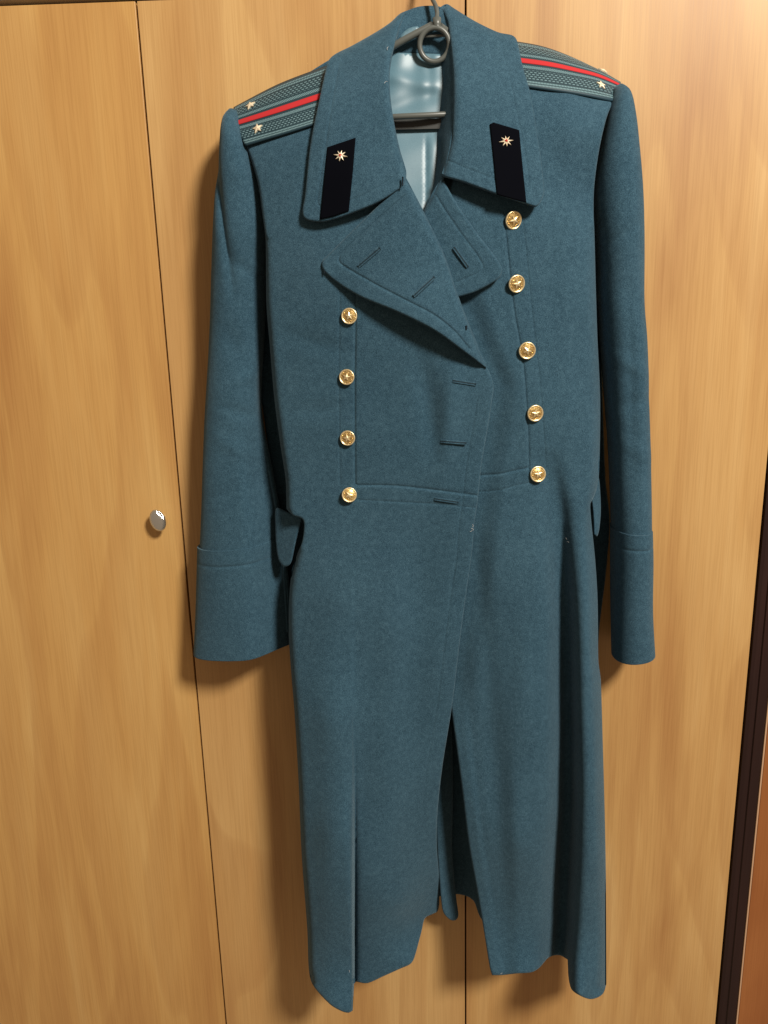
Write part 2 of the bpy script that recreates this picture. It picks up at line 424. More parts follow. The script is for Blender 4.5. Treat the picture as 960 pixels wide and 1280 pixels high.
tube('arm', spline([P1(549, 32, 68) * 1000, P1(562, 41, 60) * 1000, P1(592, 56, 50) * 1000, P1(650, 88, 46) * 1000, P1(710, 118, 44) * 1000, P1(745, 140, 44) * 1000], 6) / 1000, [.0042], M_HANGER, hanger, 12)
tube('trouser_bar', spline([P1(410, 154, 70) * 1000, P1(480, 147, 97) * 1000, P1(548, 143.5, 97) * 1000, P1(640, 139, 70) * 1000], 8) / 1000, .0036, M_HANGER, hanger, 12)

V = []  # dark strip added in place of the trouser bar's shadow on the lining
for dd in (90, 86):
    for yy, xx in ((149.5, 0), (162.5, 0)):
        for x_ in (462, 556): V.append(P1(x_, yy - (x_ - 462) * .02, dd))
link_mesh('bar_shadow_strip', V, [(0, 1, 3, 2), (4, 6, 7, 5), (0, 4, 5, 1), (2, 3, 7, 6), (0, 2, 6, 4), (1, 5, 7, 3)], simple('bar_shadow_grey', (.035, .038, .036), .5), hanger, smooth=False)

# ------------------------------------------------------------------ coat: stand-off of the two fronts
TOP = [(300, 140, 56), (350, 115, 60), (404, 90, 58), (650, 65, 58), (710, 80, 60), (770, 118, 56),
       (310, 185, 84), (350, 172, 92), (392, 160, 96), (663, 112, 92), (715, 119, 90), (765, 130, 80),
       (325, 240, 98), (400, 215, 114), (740, 240, 96), (690, 190, 110),
       (331, 290, 104), (380, 290, 118), (450, 280, 126), (540, 280, 128), (640, 280, 124), (700, 280, 117), (742, 285, 102),
       (335, 400, 104), (400, 400, 120), (500, 400, 128), (600, 400, 131), (680, 400, 125), (745, 400, 104),
       (345, 500, 104), (420, 500, 117), (520, 500, 126), (610, 500, 129), (690, 500, 118), (750, 500, 102),
       (358, 620, 104), (430, 620, 114), (520, 620, 118), (595, 620, 118), (670, 620, 114), (748, 620, 103)]
CL = TOP + [(364, 750, 108), (420, 750, 122), (500, 750, 116), (575, 750, 112), (660, 750, 112),
            (370, 900, 110), (410, 900, 130), (500, 900, 120), (560, 900, 106),
            (380, 1050, 112), (420, 1050, 138), (500, 1050, 121), (548, 1050, 84),
            (388, 1220, 116), (434, 1262, 146), (462, 1228, 130), (514, 1204, 113), (530, 1150, 66), (548, 1135, 52), (500, 1130, 118)]
CR = TOP + [(560, 750, 104), (620, 750, 117), (665, 750, 121), (746, 750, 113),
            (566, 900, 102), (610, 900, 116), (660, 900, 126), (752, 900, 122),
            (586, 1055, 108), (650, 1055, 128), (690, 1055, 122), (756, 1055, 132),
            (613, 1215, 122), (664, 1215, 122), (688, 1196, 112), (711, 1226, 138), (736, 1249, 152), (756, 1233, 142)]
fL = tps(CL, .002); fR = tps(CR, .002)
FRONT_EDGE = [(607, 456), (613, 468), (617, 483), (615, 500), (610, 533), (602, 580), (597, 627), (593, 653), (590, 690), (583, 740), (575, 800), (568, 860), (563, 896), (553, 958), (547, 1014), (546, 1055), (549, 1099), (549, 1130)]
FE = np.array(FRONT_EDGE)
def dL(x, y):
    d = fL(x, y)
    s = sstep(690, 1160, y); w = np.interp(y, [690, 900, 1050, 1150, 1240], [15, 7, 2.0, 1.0, .7])
    d = d - 14 * sstep(900, 1120, y) * np.exp(-((x - 444.2) / 1.7) ** 2)
    d = d + 30 * s * (1 / (1 + np.exp(np.clip((x - 441.5) / w, -30, 30))) - .45) - 13 * s * np.where(x > 441, np.exp(-np.maximum(x - 441, 0) / 26), 0) + 6 * s * np.exp(-((x - 412) / 20) ** 2)
    # pull folds below the lapel and down the skirt
    d = d + 6.5 * np.exp(-((x - 563 + (y - 500) * .12) / 15) ** 2) * sstep(430, 500, y) * (1 - sstep(560, 640, y))
    d = d - 5 * np.exp(-((x - 532 - (y - 480) * .16) / 14) ** 2) * sstep(420, 480, y) * (1 - sstep(540, 620, y))
    d = d + 4 * np.exp(-((x - 490) / 20) ** 2) * sstep(640, 800, y) * (1 - sstep(980, 1150, y))
    d = d - 4.5 * np.exp(-((x - 528 + (y - 700) * .05) / 20) ** 2) * sstep(620, 760, y) * (1 - sstep(950, 1100, y))
    d = d - 2.2 * np.exp(-((y - 430 - (x - 400) * .25) / 12) ** 2) * np.exp(-((x - 395) / 40) ** 2)
    d = d - 2.0 * np.exp(-((y - 512 + (x - 400) * .1) / 11) ** 2) * np.exp(-((x - 400) / 34) ** 2)
    return d
def dR(x, y):
    d = fR(x, y)
    fe = np.interp(y, np.concatenate([[221, 317, 407], FE[:, 1]]), np.concatenate([[507, 555, 587], FE[:, 0]]))
    d = d - 9.0 * (1 - sstep(4, 34, x - fe)) * (1 - sstep(830, 920, y))
    A = np.interp(y, [560, 640, 760, 900, 1100, 1200], [0, 14, 34, 48, 58, 52]); xc = np.interp(y, [560, 640, 760, 900, 1000, 1150, 1200], [684, 697, 704, 707, 708, 702, 698])
    u = x - xc; prof = np.where(u < 0, np.exp(-(u / np.interp(y, [600, 800, 1200], [15, 15, 19])) ** 2), np.exp(-(np.maximum(u - 4, 0) / 9.5) ** 2))
    d = d - A * prof
    d = d + np.interp(y, [600, 800, 1200], [2, 11, 14]) * np.exp(-((x - xc - 27) / 15) ** 2)
    # turned front facing seen as a soft ridge
    xr = np.interp(y, [880, 960, 1060, 1219], [583, 590, 603, 627])
    d = d + 3.2 * (1 - sstep(-3, 3, x - xr)) * sstep(850, 930, y)
    d = d - 4 * np.exp(-((x - (600 + (y - 700) * .07)) / 13) ** 2) * sstep(650, 740, y) * (1 - sstep(1000, 1150, y))
    d = d + 4 * np.exp(-((x - 655) / 16) ** 2) * sstep(700, 850, y)
    d = d + 3 * np.exp(-((x - (640 + (y - 900) * .02)) / 10) ** 2) * sstep(850, 1000, y)
    return d

coat = tag(empty('overcoat', tuple(P1(540, 30, 40))), 'teal wool double breasted military overcoat with gilt buttons hanging on grey hanger', 'overcoat')

# back of the coat
def dB(x, y):
    side = np.abs(x - 556) / 190
    return 14 + 20 * sstep(.15, .9, side) * sstep(820, 1120, y) + 26 * np.exp(-((x - 612) / 17) ** 2) * sstep(950, 1120, y)
back = spline([(420, 70), (540, 40), (660, 62), (752, 128), (752, 300), (753, 480), (757, 600), (762, 650), (757, 720), (748, 800), (744, 950), (742, 1090), (690, 1140), (640, 1160), (612, 1158), (600, 1146), (592, 1126), (580, 1119), (560, 1118), (520, 1130), (460, 1150), (395, 1140), (384, 1000), (372, 850), (345, 740), (335, 560), (318, 440), (312, 300), (305, 170)], 6, True)
sheet('back_panel', back, dB, M_WOOL, coat, 8, thick=3)
# turned back-vent flap that shows between the fronts
flap = spline([(563, 905), (566, 960), (566, 1010), (565, 1055), (567, 1090), (571, 1128), (573, 1144), (570, 1150), (563, 1150), (554, 1140), (551, 1120), (547, 1070), (545, 1015), (548, 960)], 3, True)
sheet('vent_flap', flap, lambda x, y: 40 + 20 * (1 / (1 + np.exp((x - np.interp(y, [900, 1060, 1140], [562, 557, 562])) / 3.))) * 0 + 16 * sstep(0, 1, (575 - x) / 26), M_WOOL, coat, 3, thick=3)

SIDE_L = polyline([(332, 300), (333, 380), (337, 430), (343, 500), (351, 560), (357, 600), (358, 636), (372, 690), (364, 722), (361, 745), (361, 790), (364, 841), (368, 889), (373, 974), (377, 1067), (384, 1161), (386, 1211), (389, 1228)])
ARM_L = [(302, 160), (308, 183), (315, 203), (323, 232), (328, 268), (332, 300)]
out_L = np.concatenate([
    spline([(478, 150), (464, 112), (420, 100), (395, 112), (345, 128), (302, 146), (302, 160), (308, 183), (315, 203), (323, 232), (328, 268), (332, 300), (333, 380), (337, 430), (343, 500), (351, 560), (357, 600), (358, 636)], 3)[:-1],
    spline([(358, 636), (366, 644), (377, 648), (380, 655), (378, 676), (371, 694), (365, 714), (362, 740), (361, 790), (364, 841), (368, 889), (373, 974), (377, 1067), (384, 1161), (386, 1211), (391, 1231), (412, 1255), (427, 1264), (436, 1266), (441, 1263)], 3)[:-1],
    polyline([(441, 1263), (442.5, 1230), (445, 1227)], 3)[:-1],
    spline([(445, 1227), (459, 1229), (480, 1220), (500, 1211), (513, 1205), (518, 1197), (527, 1164), (531, 1148), (540, 1143), (547, 1139), (549, 1130)], 3)[:-1],
    spline(FRONT_EDGE[::-1], 3)[:-1],
    spline([(607, 456), (587, 407), (571, 367), (553, 317), (521, 265), (496, 230), (485, 195), (480, 165)], 4)])
S = lambda pts, dep, sig, stp=0.: (spline(pts, 2.5), dep, sig, stp)
fe_in = [(p[0] - 19, p[1]) for p in FRONT_EDGE[3:-3]]
seamsL = [S([(445, 360), (443.5, 460), (443.5, 540), (444, 604)], 1.9, 1.3, -.5),
          S([(425, 350), (423.5, 460), (424, 540), (425, 604)], .7, 1.2),
          S([(447, 606.5), (497, 607.5), (547, 613), (596, 619.5)], 1.9, 1.3, .5),
          S([(449, 625), (500, 627.5), (545, 630), (596, 635)], .8, 1.2),
          S([(442.4, 900), (442.4, 1222)], 0, 1.0), S(fe_in, .8, 1.3), S([(303, 150)] + ARM_L[1:], 2.0, 2.0)]
sideroll_L = (SIDE_L, 7.0, lambda y: np.interp(y, [300, 420, 640, 760, 1240], [96, 80, 76, 84, 88]))
sheet('front_panel', out_L, dL, M_WOOL, coat, 4, seams=seamsL, rolls=[sideroll_L], edge=3.0, noise=.8)

SIDE_R = polyline([(743, 290), (745, 367), (747, 426), (750, 491), (750, 546), (748, 601), (742, 640), (741, 662), (744, 700), (747, 750), (748, 825), (751, 850), (753, 911), (757, 1067), (757, 1232)])
out_R = np.concatenate([
    spline([(584, 150), (604, 98), (645, 76), (700, 84), (745, 96), (769, 116), (767, 125), (758, 148), (749, 187), (743, 231), (742, 264), (743, 290), (745, 367), (747, 426), (750, 491), (750, 546), (748, 601), (742, 622), (738, 630), (739, 650), (744, 700), (747, 750), (748, 825), (751, 850), (753, 911), (757, 1067), (758, 1230)], 3)[:-1],
    spline([(758, 1230), (753, 1243), (739, 1249), (724, 1244), (714, 1236), (711, 1222)], 3)[:-1],
    polyline([(711, 1222), (710, 1200)], 3)[:-1],
    spline([(710, 1200), (699, 1194), (686, 1197), (674, 1210), (664, 1215.5), (645, 1217), (627, 1219), (615, 1219)], 3)[:-1],
    spline([(615, 1219), (612, 1208), (603, 1152), (596, 1111), (586, 1055), (578, 989), (571, 936), (566, 899), (560, 850), (552, 700), (550, 500), (550, 400), (554, 300), (562, 240), (574, 200)], 3)])
seamsR = [S([(630, 268), (636, 330), (643, 390), (654, 455), (660, 540), (661, 590)], 2.0, 1.3, .5),
          S([(652, 262), (657, 310), (665, 390), (674, 470), (681, 560), (682, 590)], .8, 1.2),
          S([(598, 594.5), (625, 592.5), (645, 588), (660, 585)], 1.9, 1.3, .5),
          S([(598, 615), (625, 612.5), (645, 607), (672, 601)], .8, 1.2),
          S([(767, 122), (758, 149), (750, 187), (744.5, 231), (743.5, 264), (744, 288)], 2.0, 2.0)]
sideroll_R = (SIDE_R, 14.0, lambda y: np.interp(y, [290, 420, 640, 760, 1240], [92, 70, 62, 64, 82]))
sheet('front_panel', out_R, dR, M_WOOL, coat, 4, seams=seamsR, rolls=[sideroll_R], edge=3.0, noise=.8)

# ------------------------------------------------------------------ sleeves
def sleeve(rows, cuffrows, disp, capname='sleeve'):
    def build(name, rows, grow, stitch=None, closed_top=False):
        R = spline(rows, 5.0 if stitch is None else 1.5); V = []; nphi = 72
        for r in R:
            xl, yl, xr, yr, dc, hd = r
            a = P1(xl, yl, dc); b_ = P1(xr, yr, dc); c = (a + b_) / 2; ex = (b_ - a) / 2
            L = np.linalg.norm(ex); ex = ex * (L + grow / 1000) / L
            for k in range(nphi):
                f = 2 * math.pi * k / nphi; sx = math.cos(f); sy = math.sin(f)
                sx = math.copysign(abs(sx) ** .88, sx); sy = math.copysign(abs(sy) ** .88, sy)
                dd = (hd + grow) * sy
                if stitch is not None: dd -= sy * (1.6 * math.exp(-((yl - stitch) / 1.4) ** 2))
                if sy > 0: dd += disp((xl + xr) / 2 + (xr - xl) / 2 * sx, (yl + yr) / 2, sx) * min(1, sy * 2.5)
                V.append(c + ex * sx + np.array([0, -dd / 1000, 0]))
        F = grid_faces(len(R), nphi, False, True)
        F = [f[::-1] for f in F]
        if closed_top: F.append(tuple(range(nphi)))
        o = link_mesh(name, V, F, M_WOOL, coat); return o
    s = build('sleeve', rows, 0, closed_top=True); solidify(s, 3.5, 1 if False else -1)
    c = build('cuff', cuffrows, 2.3, cuffrows[0][1] + 19); solidify(c, 3.2)
    return s, c
def dispL(x, y, sx):
    xc = np.interp(y, [190, 215, 270, 320, 370], [275, 279, 286, 293, 299]); A = np.interp(y, [185, 215, 260, 320, 385], [0, 7, 9, 7, 0])
    v = -A * math.exp(-((x - xc) / 5.0) ** 2)
    v += -4 * math.exp(-((x - 300) / 14) ** 2 - ((y - 430 - (x - 300) * .5) / 22) ** 2)
    v += 3 * math.exp(-((x - 285) / 20) ** 2 - ((y - 500) / 30) ** 2)
    for (wx_, wy_, sl, a_, wd) in ((312, 470, -.5, 2.6, 7), (306, 512, .35, -2.8, 8), (300, 556, .6, 2.2, 9), (318, 345, .9, -2.4, 8), (285, 610, -.3, -1.6, 10)):
        v += a_ * math.exp(-((y - wy_ - (x - wx_) * sl) / wd) ** 2 - ((x - wx_) / 24) ** 2)
    v -= float(26 * sstep(.15, .85, sx) * sstep(500, 620, y))
    v += 1.2 * math.sin(y * .035 + x * .05) + 1.0 * math.sin(y * .017 - x * .08)
    return v
rowsL = [(288, 141, 295, 142, 49.9236, 9), (283, 150, 299, 152, 51.2364, 20), (281, 165, 304, 170, 53.0909, 30), (280, 186, 311, 188, 54.4873, 36),
         (277, 218, 321, 220, 54.0436, 40), (274, 243, 327, 243, 50.2045, 42), (271, 291, 332, 291, 45.6967, 44), (269, 339, 330, 339, 42.1867, 39),
         (267, 400, 328, 400, 40, 38), (262, 489, 323, 489, 44, 36), (260, 525, 325, 525, 43, 36), (258, 577, 334, 572, 43, 36),
         (255, 650, 347, 640, 43, 37), (253, 690, 353, 682, 43, 38), (251, 745, 357, 738, 43, 38), (249, 796, 360, 790, 43, 39)]
cuffL = [(252, 682, 351.5, 673, 43, 37), (251, 720, 355, 712, 43, 38), (250, 760, 359, 752, 43, 39), (247.5, 815, 362, 807, 44, 40)]
sleeve(rowsL, cuffL, dispL)
def dispR(x, y, sx):
    v = 1.4 * math.sin(y * .03 + x * .04) + 1.0 * math.sin(y * .015 - x * .07)
    v -= 3.5 * math.exp(-((x - (778 + (y - 450) * .03)) / 7) ** 2) * (1 if 350 < y < 640 else 0) * math.sin((y - 350) / 290 * math.pi) if 350 < y < 640 else 0
    v -= 3 * math.exp(-((x - 775) / 12) ** 2 - ((y - 365) / 25) ** 2)
    for (wx_, wy_, sl, a_, wd) in ((765, 300, -.8, -2.4, 8), (778, 455, .5, 2.4, 8), (785, 500, -.4, -2.4, 9), (790, 560, .5, 1.8, 9)):
        v += a_ * math.exp(-((y - wy_ - (x - wx_) * sl) / wd) ** 2 - ((x - wx_) / 22) ** 2)
    return v
rowsR = [(770, 112, 776.4, 110, 56, 9), (767, 121, 782.1, 117, 58, 20), (762, 136, 785.6, 130, 61, 30), (756, 157, 789.9, 157, 64, 36),
         (749, 190, 793.3, 192, 66, 40), (744, 231, 796.4, 231, 66, 42), (744, 275, 798.4, 275, 64, 43), (748, 319, 799.3, 319, 62, 42), (750, 365, 799.2, 380, 60, 42),
         (755, 426, 802, 426, 58, 41), (760, 491, 804.4, 496, 57, 40), (765, 557, 806.8, 557, 56, 40), (768, 622, 807.7, 622, 56, 40), (769, 665, 808.1, 665, 56, 40), (769.5, 740, 809, 740, 56, 38), (769.5, 800, 810.5, 800, 57, 32)]
cuffR = [(770, 659, 807.1, 660, 56, 41), (770, 700, 808.5, 700, 56, 41), (770, 760, 809, 760, 57, 38), (770.5, 820, 812, 814, 58, 33)]
sleeve(rowsR, cuffR, dispR)

# pocket flaps
pfL = spline([(345, 636), (358, 640), (368, 644), (377, 647), (374, 660), (369, 680), (365, 700), (361, 707), (354, 708), (348, 699), (345, 680), (344, 655)], 3, True)
sheet('pocket_flap', pfL, lambda x, y: 66 + (x - 345) * .85 + (y - 640) * .10, M_WOOL, coat, 3, thick=4, edge=2.4)
pfR = spline([(738, 612), (740, 598), (748, 596), (750.5, 618), (751, 640), (749, 662), (746, 671), (743, 668), (742.5, 655), (741, 635)], 3, True)
sheet('pocket_flap', pfR, lambda x, y: 84 - (x - 738) * 1.2 + (y - 640) * .05, M_WOOL, coat, 3, thick=4, edge=2.4)

# ------------------------------------------------------------------ neck: satin lining, inner stand
def dSat(x, y):
    return np.interp(y, [60, 100, 150, 200, 260, 310], [60, 72, 82, 94, 110, 112]) - 2.2 * np.exp(-((x - 532.5) / 1.6) ** 2) * sstep(165, 185, y) + 1.5 * np.exp(-((x - 541) / 6.) ** 2) * sstep(165, 185, y) + 1.6 * np.sin((x - 500) * .16 + y * .02) * sstep(160, 70, y) + 1.2 * np.sin(y * .09 + x * .03) - 4 * np.exp(-((y - 125 + (x - 520) * .35) / 12) ** 2) + 3 * np.exp(-((y - 103 - (x - 520) * .25) / 10) ** 2) - 2.0 * np.exp(-((x - 537) / 6.) ** 2) * sstep(140, 100, y)
sat = spline([(470, 66), (500, 66), (560, 68), (600, 72), (606, 160), (590, 240), (545, 310), (500, 260), (474, 180), (466, 110)], 4, True)
sheet('lining', sat, dSat, M_SATIN, coat, 3, thick=1.0, edge=0, noise=0)
A = np.array([(501, 222, 126), (495, 187, 124), (488, 155, 117), (484, 118, 107), (484, 90, 97), (490, 58, 80), (501, 24, 60), (510, 14, 54), (524, 9, 50), (540, 8, 48), (552, 10, 50), (560, 18, 56), (566, 40, 74), (569, 70, 92), (570, 100, 105), (569, 131, 115), (565, 175, 125), (559, 205, 131), (551, 230, 130), (537, 258, 125)], float)
B = np.array([(494, 222, 100), (488, 187, 90), (482, 155, 84), (478, 118, 76), (480, 90, 70), (486, 74, 64), (496, 70, 62), (506, 68.5, 61), (520, 68, 61), (535, 68.5, 61), (547, 70, 61), (551, 75, 63), (552.5, 84, 66), (554, 95, 71), (554, 110, 74), (551.5, 135, 80), (547, 170, 88), (547, 200, 95), (544, 228, 103), (534, 262, 112)], float)
As = spline(A, 3.0)
ta = np.linspace(0, 1, len(A)); # resample B with the same parameters as A
seg = np.concatenate([[0], np.cumsum([max(1, int(round(np.linalg.norm((A[i+1]-A[i])[:2]) / 3.0))) for i in range(len(A)-1)])])
Bs = np.stack([np.interp(np.arange(len(As)), seg, B[:, k]) for k in range(3)], 1)
rowsV = []
for t in np.linspace(0, 1, 14):
    q = As * (1 - t) + Bs * t; q = q.copy(); q[:, 2] += 3 * math.sin(math.pi * t)
    rowsV.append(P(q[:, 0], q[:, 1], q[:, 2] - 2))
V = np.concatenate(rowsV); F = grid_faces(14, len(As)); 
cs = link_mesh('collar_stand', V, F, M_WOOL, coat); solidify(cs, 2.5, 0)
# hanging loop and small pale tab inside the neck
tab = spline([(500, 46), (510, 36), (522, 33), (524, 38), (512, 44), (503, 52)], 2, True)
sheet('neck_tab', tab, lambda x, y: 64 + 0 * x, M_SATIN, coat, 3, thick=.8, edge=0, noise=0)
tube('hanging_loop', spline([P1(520, 46, 66) * 1000, P1(535, 45.5, 68) * 1000, P1(556, 44.5, 68) * 1000, P1(572, 47, 66) * 1000], 3) / 1000, .0016, M_HANGER, coat, 8)

# ------------------------------------------------------------------ lapels
fLap = tps([(506, 221, 137), (530, 265, 140), (555, 317, 144), (572, 367, 147), (587, 407, 146), (607, 455, 138), (502, 233, 138), (476, 254, 136), (438, 291, 131), (409, 320, 127), (403, 331, 127),
            (424, 355, 132), (453, 372, 142), (497, 390, 153), (543, 413, 156), (578, 440, 151), (480, 330, 143), (530, 370, 153), (520, 310, 146)], .001)
ROLL_L = polyline([(506, 221), (530, 265), (555, 317), (572, 367), (587, 407), (607, 456)])
lapL = np.concatenate([spline([(503, 229), (476, 254), (438, 291), (412, 317), (403, 326), (402, 332), (406, 340), (424, 355), (453, 372), (497, 390), (543, 413), (578, 438), (598, 453), (608, 460)], 2.5)[:-1],
                       spline([(608, 460), (607, 453), (587, 407), (572, 367), (555, 317), (530, 265), (507, 221)], 3)])
stL = [(np.concatenate([spline([(508, 243), (468, 278), (424, 319)], 2.5)[:-1], spline([(424, 319), (425, 329), (465, 353), (505, 374), (543, 394), (568, 414), (586, 435)], 2.5)]), 1.5, 1.3, 0.)]
sheet('lapel', lapL, fLap, M_WOOL, coat, 3.5, seams=stL, rolls=[(ROLL_L, 8.0, 9.0)], edge=3.0, thick=4.5, noise=.5)
fLapR = tps([(553, 222, 131), (558, 231, 132), (572, 256, 134), (596, 291, 137), (619, 320, 141), (627, 339, 143), (596, 364, 142), (574, 371, 139), (560, 340, 136), (530, 262, 127), (575, 310, 137)], .001)
lapR = np.concatenate([spline([(530, 262), (542, 238), (552, 224), (557, 230), (572, 256), (596, 291), (618, 319), (627, 334), (627, 342), (621, 350), (596, 364), (574, 371), (563, 372)], 2.5)[:-1], polyline([(563, 372), (548, 318), (528, 268)], 3)])
stR = [S([(545, 244), (556, 262), (575, 290), (597, 320), (604, 334), (598, 341), (572, 352)], .9, 1.3)]
sheet('lapel', lapR, fLapR, M_WOOL, coat, 3, seams=stR, rolls=[(polyline([(552, 224), (530, 262)]), 7.0, 8.0)], edge=3.0, thick=4.5, noise=.3)

# ------------------------------------------------------------------ collar leaves
fColL = tps([(506, 17, 62), (493, 58, 86), (487, 100, 108), (493, 155, 127), (500, 187, 134), (507, 218, 139), (470, 40, 66), (440, 57, 66), (420, 67, 66), (409, 80, 74), (400, 120, 98), (388, 180, 116), (381, 245, 126), (385, 275, 130), (430, 270, 139), (470, 254, 143), (500, 235, 141), (445, 150, 119), (440, 95, 92), (460, 70, 82), (440, 210, 136)], .001)
colL = np.concatenate([spline([(512, 12), (500, 17), (488, 28), (470, 40), (440, 57), (420, 67), (411, 75), (407, 88), (400, 120), (388, 180), (381, 245), (378, 263), (380, 272), (388, 276), (404, 277), (430, 270), (470, 254), (498, 237), (505, 231)], 2.5)[:-1],
                       spline([(505, 231), (508, 216), (500, 187), (493, 155), (488.5, 125), (487, 95), (489, 75), (493, 58), (500, 34), (506, 20), (513, 13)], 2.5)])
ROLLC_L = polyline([(508, 218), (500, 187), (493, 155), (488.5, 125), (487, 95), (489, 75), (493, 58), (500, 34), (506, 20), (513, 12), (500, 17), (488, 28), (470, 40), (440, 57), (420, 67)])
stC = [S([(424, 80), (418, 110), (407, 180), (399, 235), (397, 254), (404, 259), (430, 253), (460, 241), (499, 217)], .7, 1.3)]
sheet('collar', colL, fColL, M_WOOL, coat, 3.5, seams=stC, rolls=[(ROLLC_L, 9.0, 9.0)], edge=3.0, thick=4.5, noise=.5)
fColR = tps([(556, 10, 54), (560, 29, 68), (564, 58, 88), (566, 100, 110), (565, 150, 126), (558, 201, 136), (553, 220, 139), (593, 26, 60), (622, 41, 64), (642, 45, 64), (648, 55, 70), (654, 85, 90), (663, 117, 107), (675, 190, 128), (680, 233, 136), (672, 257, 141), (622, 243, 146), (578, 227, 143), (600, 130, 120), (605, 75, 90), (620, 190, 136)], .001)
colR = np.concatenate([spline([(549, 10), (558, 5), (567, 10), (593, 26), (622, 40), (640, 44), (646, 50), (654, 85), (663, 117), (675, 190), (680, 233), (680, 242), (676, 252), (670, 258), (656, 254), (622, 243), (578, 227), (556, 221)], 2.5)[:-1],
                       spline([(556, 221), (552, 218), (558, 201), (564, 175), (566, 131), (566, 95), (563, 58), (559, 29), (554, 16)], 2.5)])
ROLLC_R = polyline([(553, 219), (558, 201), (564, 175), (566, 131), (566, 95), (563, 58), (559, 29), (552, 12), (558, 5), (567, 10), (593, 26), (622, 40), (640, 44)])
stCR = [S([(628, 60), (635, 90), (646, 140), (657, 195), (661, 230), (655, 237), (622, 225), (590, 213), (561, 201)], .7, 1.3)]
sheet('collar', colR, fColR, M_WOOL, coat, 3.5, seams=stCR, rolls=[(ROLLC_R, 11.0, 10.0)], edge=3.0, thick=4.5, noise=.5)

# ------------------------------------------------------------------ local frames on a surface
def frame(x, y, f, lift=0.0):
    o = P1(x, y, float(f(np.array([x]), np.array([y]))[0]))
    e = 5.0
    px = P1(x + e, y, float(f(np.array([x + e]), np.array([y]))[0])) - P1(x - e, y, float(f(np.array([x - e]), np.array([y]))[0]))
    py = P1(x, y - e, float(f(np.array([x]), np.array([y - e]))[0])) - P1(x, y + e, float(f(np.array([x]), np.array([y + e]))[0]))
    n = np.cross(px, py); n /= np.linalg.norm(n); px = px / np.linalg.norm(px); py = np.cross(n, px)
    return o + n * lift / 1000, px, py, n

def place(fr, pts, rot=0.0, tilt=(0, 0)):
    o, ex, ey, n = fr
    n2 = n + ex * tilt[0] + ey * tilt[1]; n2 /= np.linalg.norm(n2); ex2 = ex - n2 * (ex @ n2); ex2 /= np.linalg.norm(ex2); ey2 = np.cross(n2, ex2)
    c, s = math.cos(rot), math.sin(rot); ax = ex2 * c + ey2 * s; ay = -ex2 * s + ey2 * c
    p = np.asarray(pts, float) / 1000; return o + p[:, :1] * ax + p[:, 1:2] * ay + p[:, 2:] * n2

def star_mesh(r, ri, h, n=5, zb=0.0, radii=None):
    V = [(0, 0, zb + h)]; 
    for k in range(2 * n):
        a = math.pi / 2 + math.pi * k / n; rr = (radii[k // 2] if radii else r) if k % 2 == 0 else ri
        V.append((rr * math.cos(a), rr * math.sin(a), zb + (.25 if k % 2 == 0 else h * .45)))
    for k in range(2 * n):
        a = math.pi / 2 + math.pi * k / n; rr = (radii[k // 2] if radii else r) if k % 2 == 0 else ri
        V.append((rr * math.cos(a), rr * math.sin(a), zb - 1.0))
    m = 2 * n; F = [(0, 1 + k, 1 + (k + 1) % m) for k in range(m)] + [(1 + k, 1 + m + k, 1 + m + (k + 1) % m, 1 + (k + 1) % m) for k in range(m)]
    return V, F

# collar patches with crossed-ray emblems
def patch(outl, f, ex, ey, rot):
    p = sheet('collar_patch', outl, lambda x, y: f(x, y) + 2.2, M_VELVET, coat, 3, thick=1.6, edge=1.2, noise=0)
    tag(p, 'black velvet collar patch with gilt ray emblem')
    fr = frame(ex, ey, f, 3.2)
    rad = [7.2, 7.8, 8.6, 7.6, 7.2, 7.6, 8.6, 7.8]
    rad = [6.6, 7.4, 9.2, 7.4, 6.6, 7.4, 9.2, 7.4]
    V, F = star_mesh(8, 2.6, 1.5, 8, 0, rad)
    link_mesh('ray_emblem', place(fr, V, rot), F, M_PALEGOLD, p, smooth=False)
    V, F = star_mesh(2.3, 1.1, .8, 5, 1.5)
    link_mesh('enamel_star', place(fr, V, rot), F, M_REDENAMEL, p, smooth=False)
patch(np.concatenate([polyline([(409, 184), (444.5, 172), (441, 215), (436, 263.5)], 3)[:-1], polyline([(436, 263.5), (418, 270), (400, 274), (404, 235), (409, 184)], 3)[:-1]]), fColL, 426.5, 196, math.radians(-8))
patch(polyline([(612.5, 155), (617, 153), (649, 162.5), (653, 205), (658, 253), (640, 248.5), (621, 243), (617, 200), (612.5, 155)], 3)[:-1], fColR, 632, 178, math.radians(7))

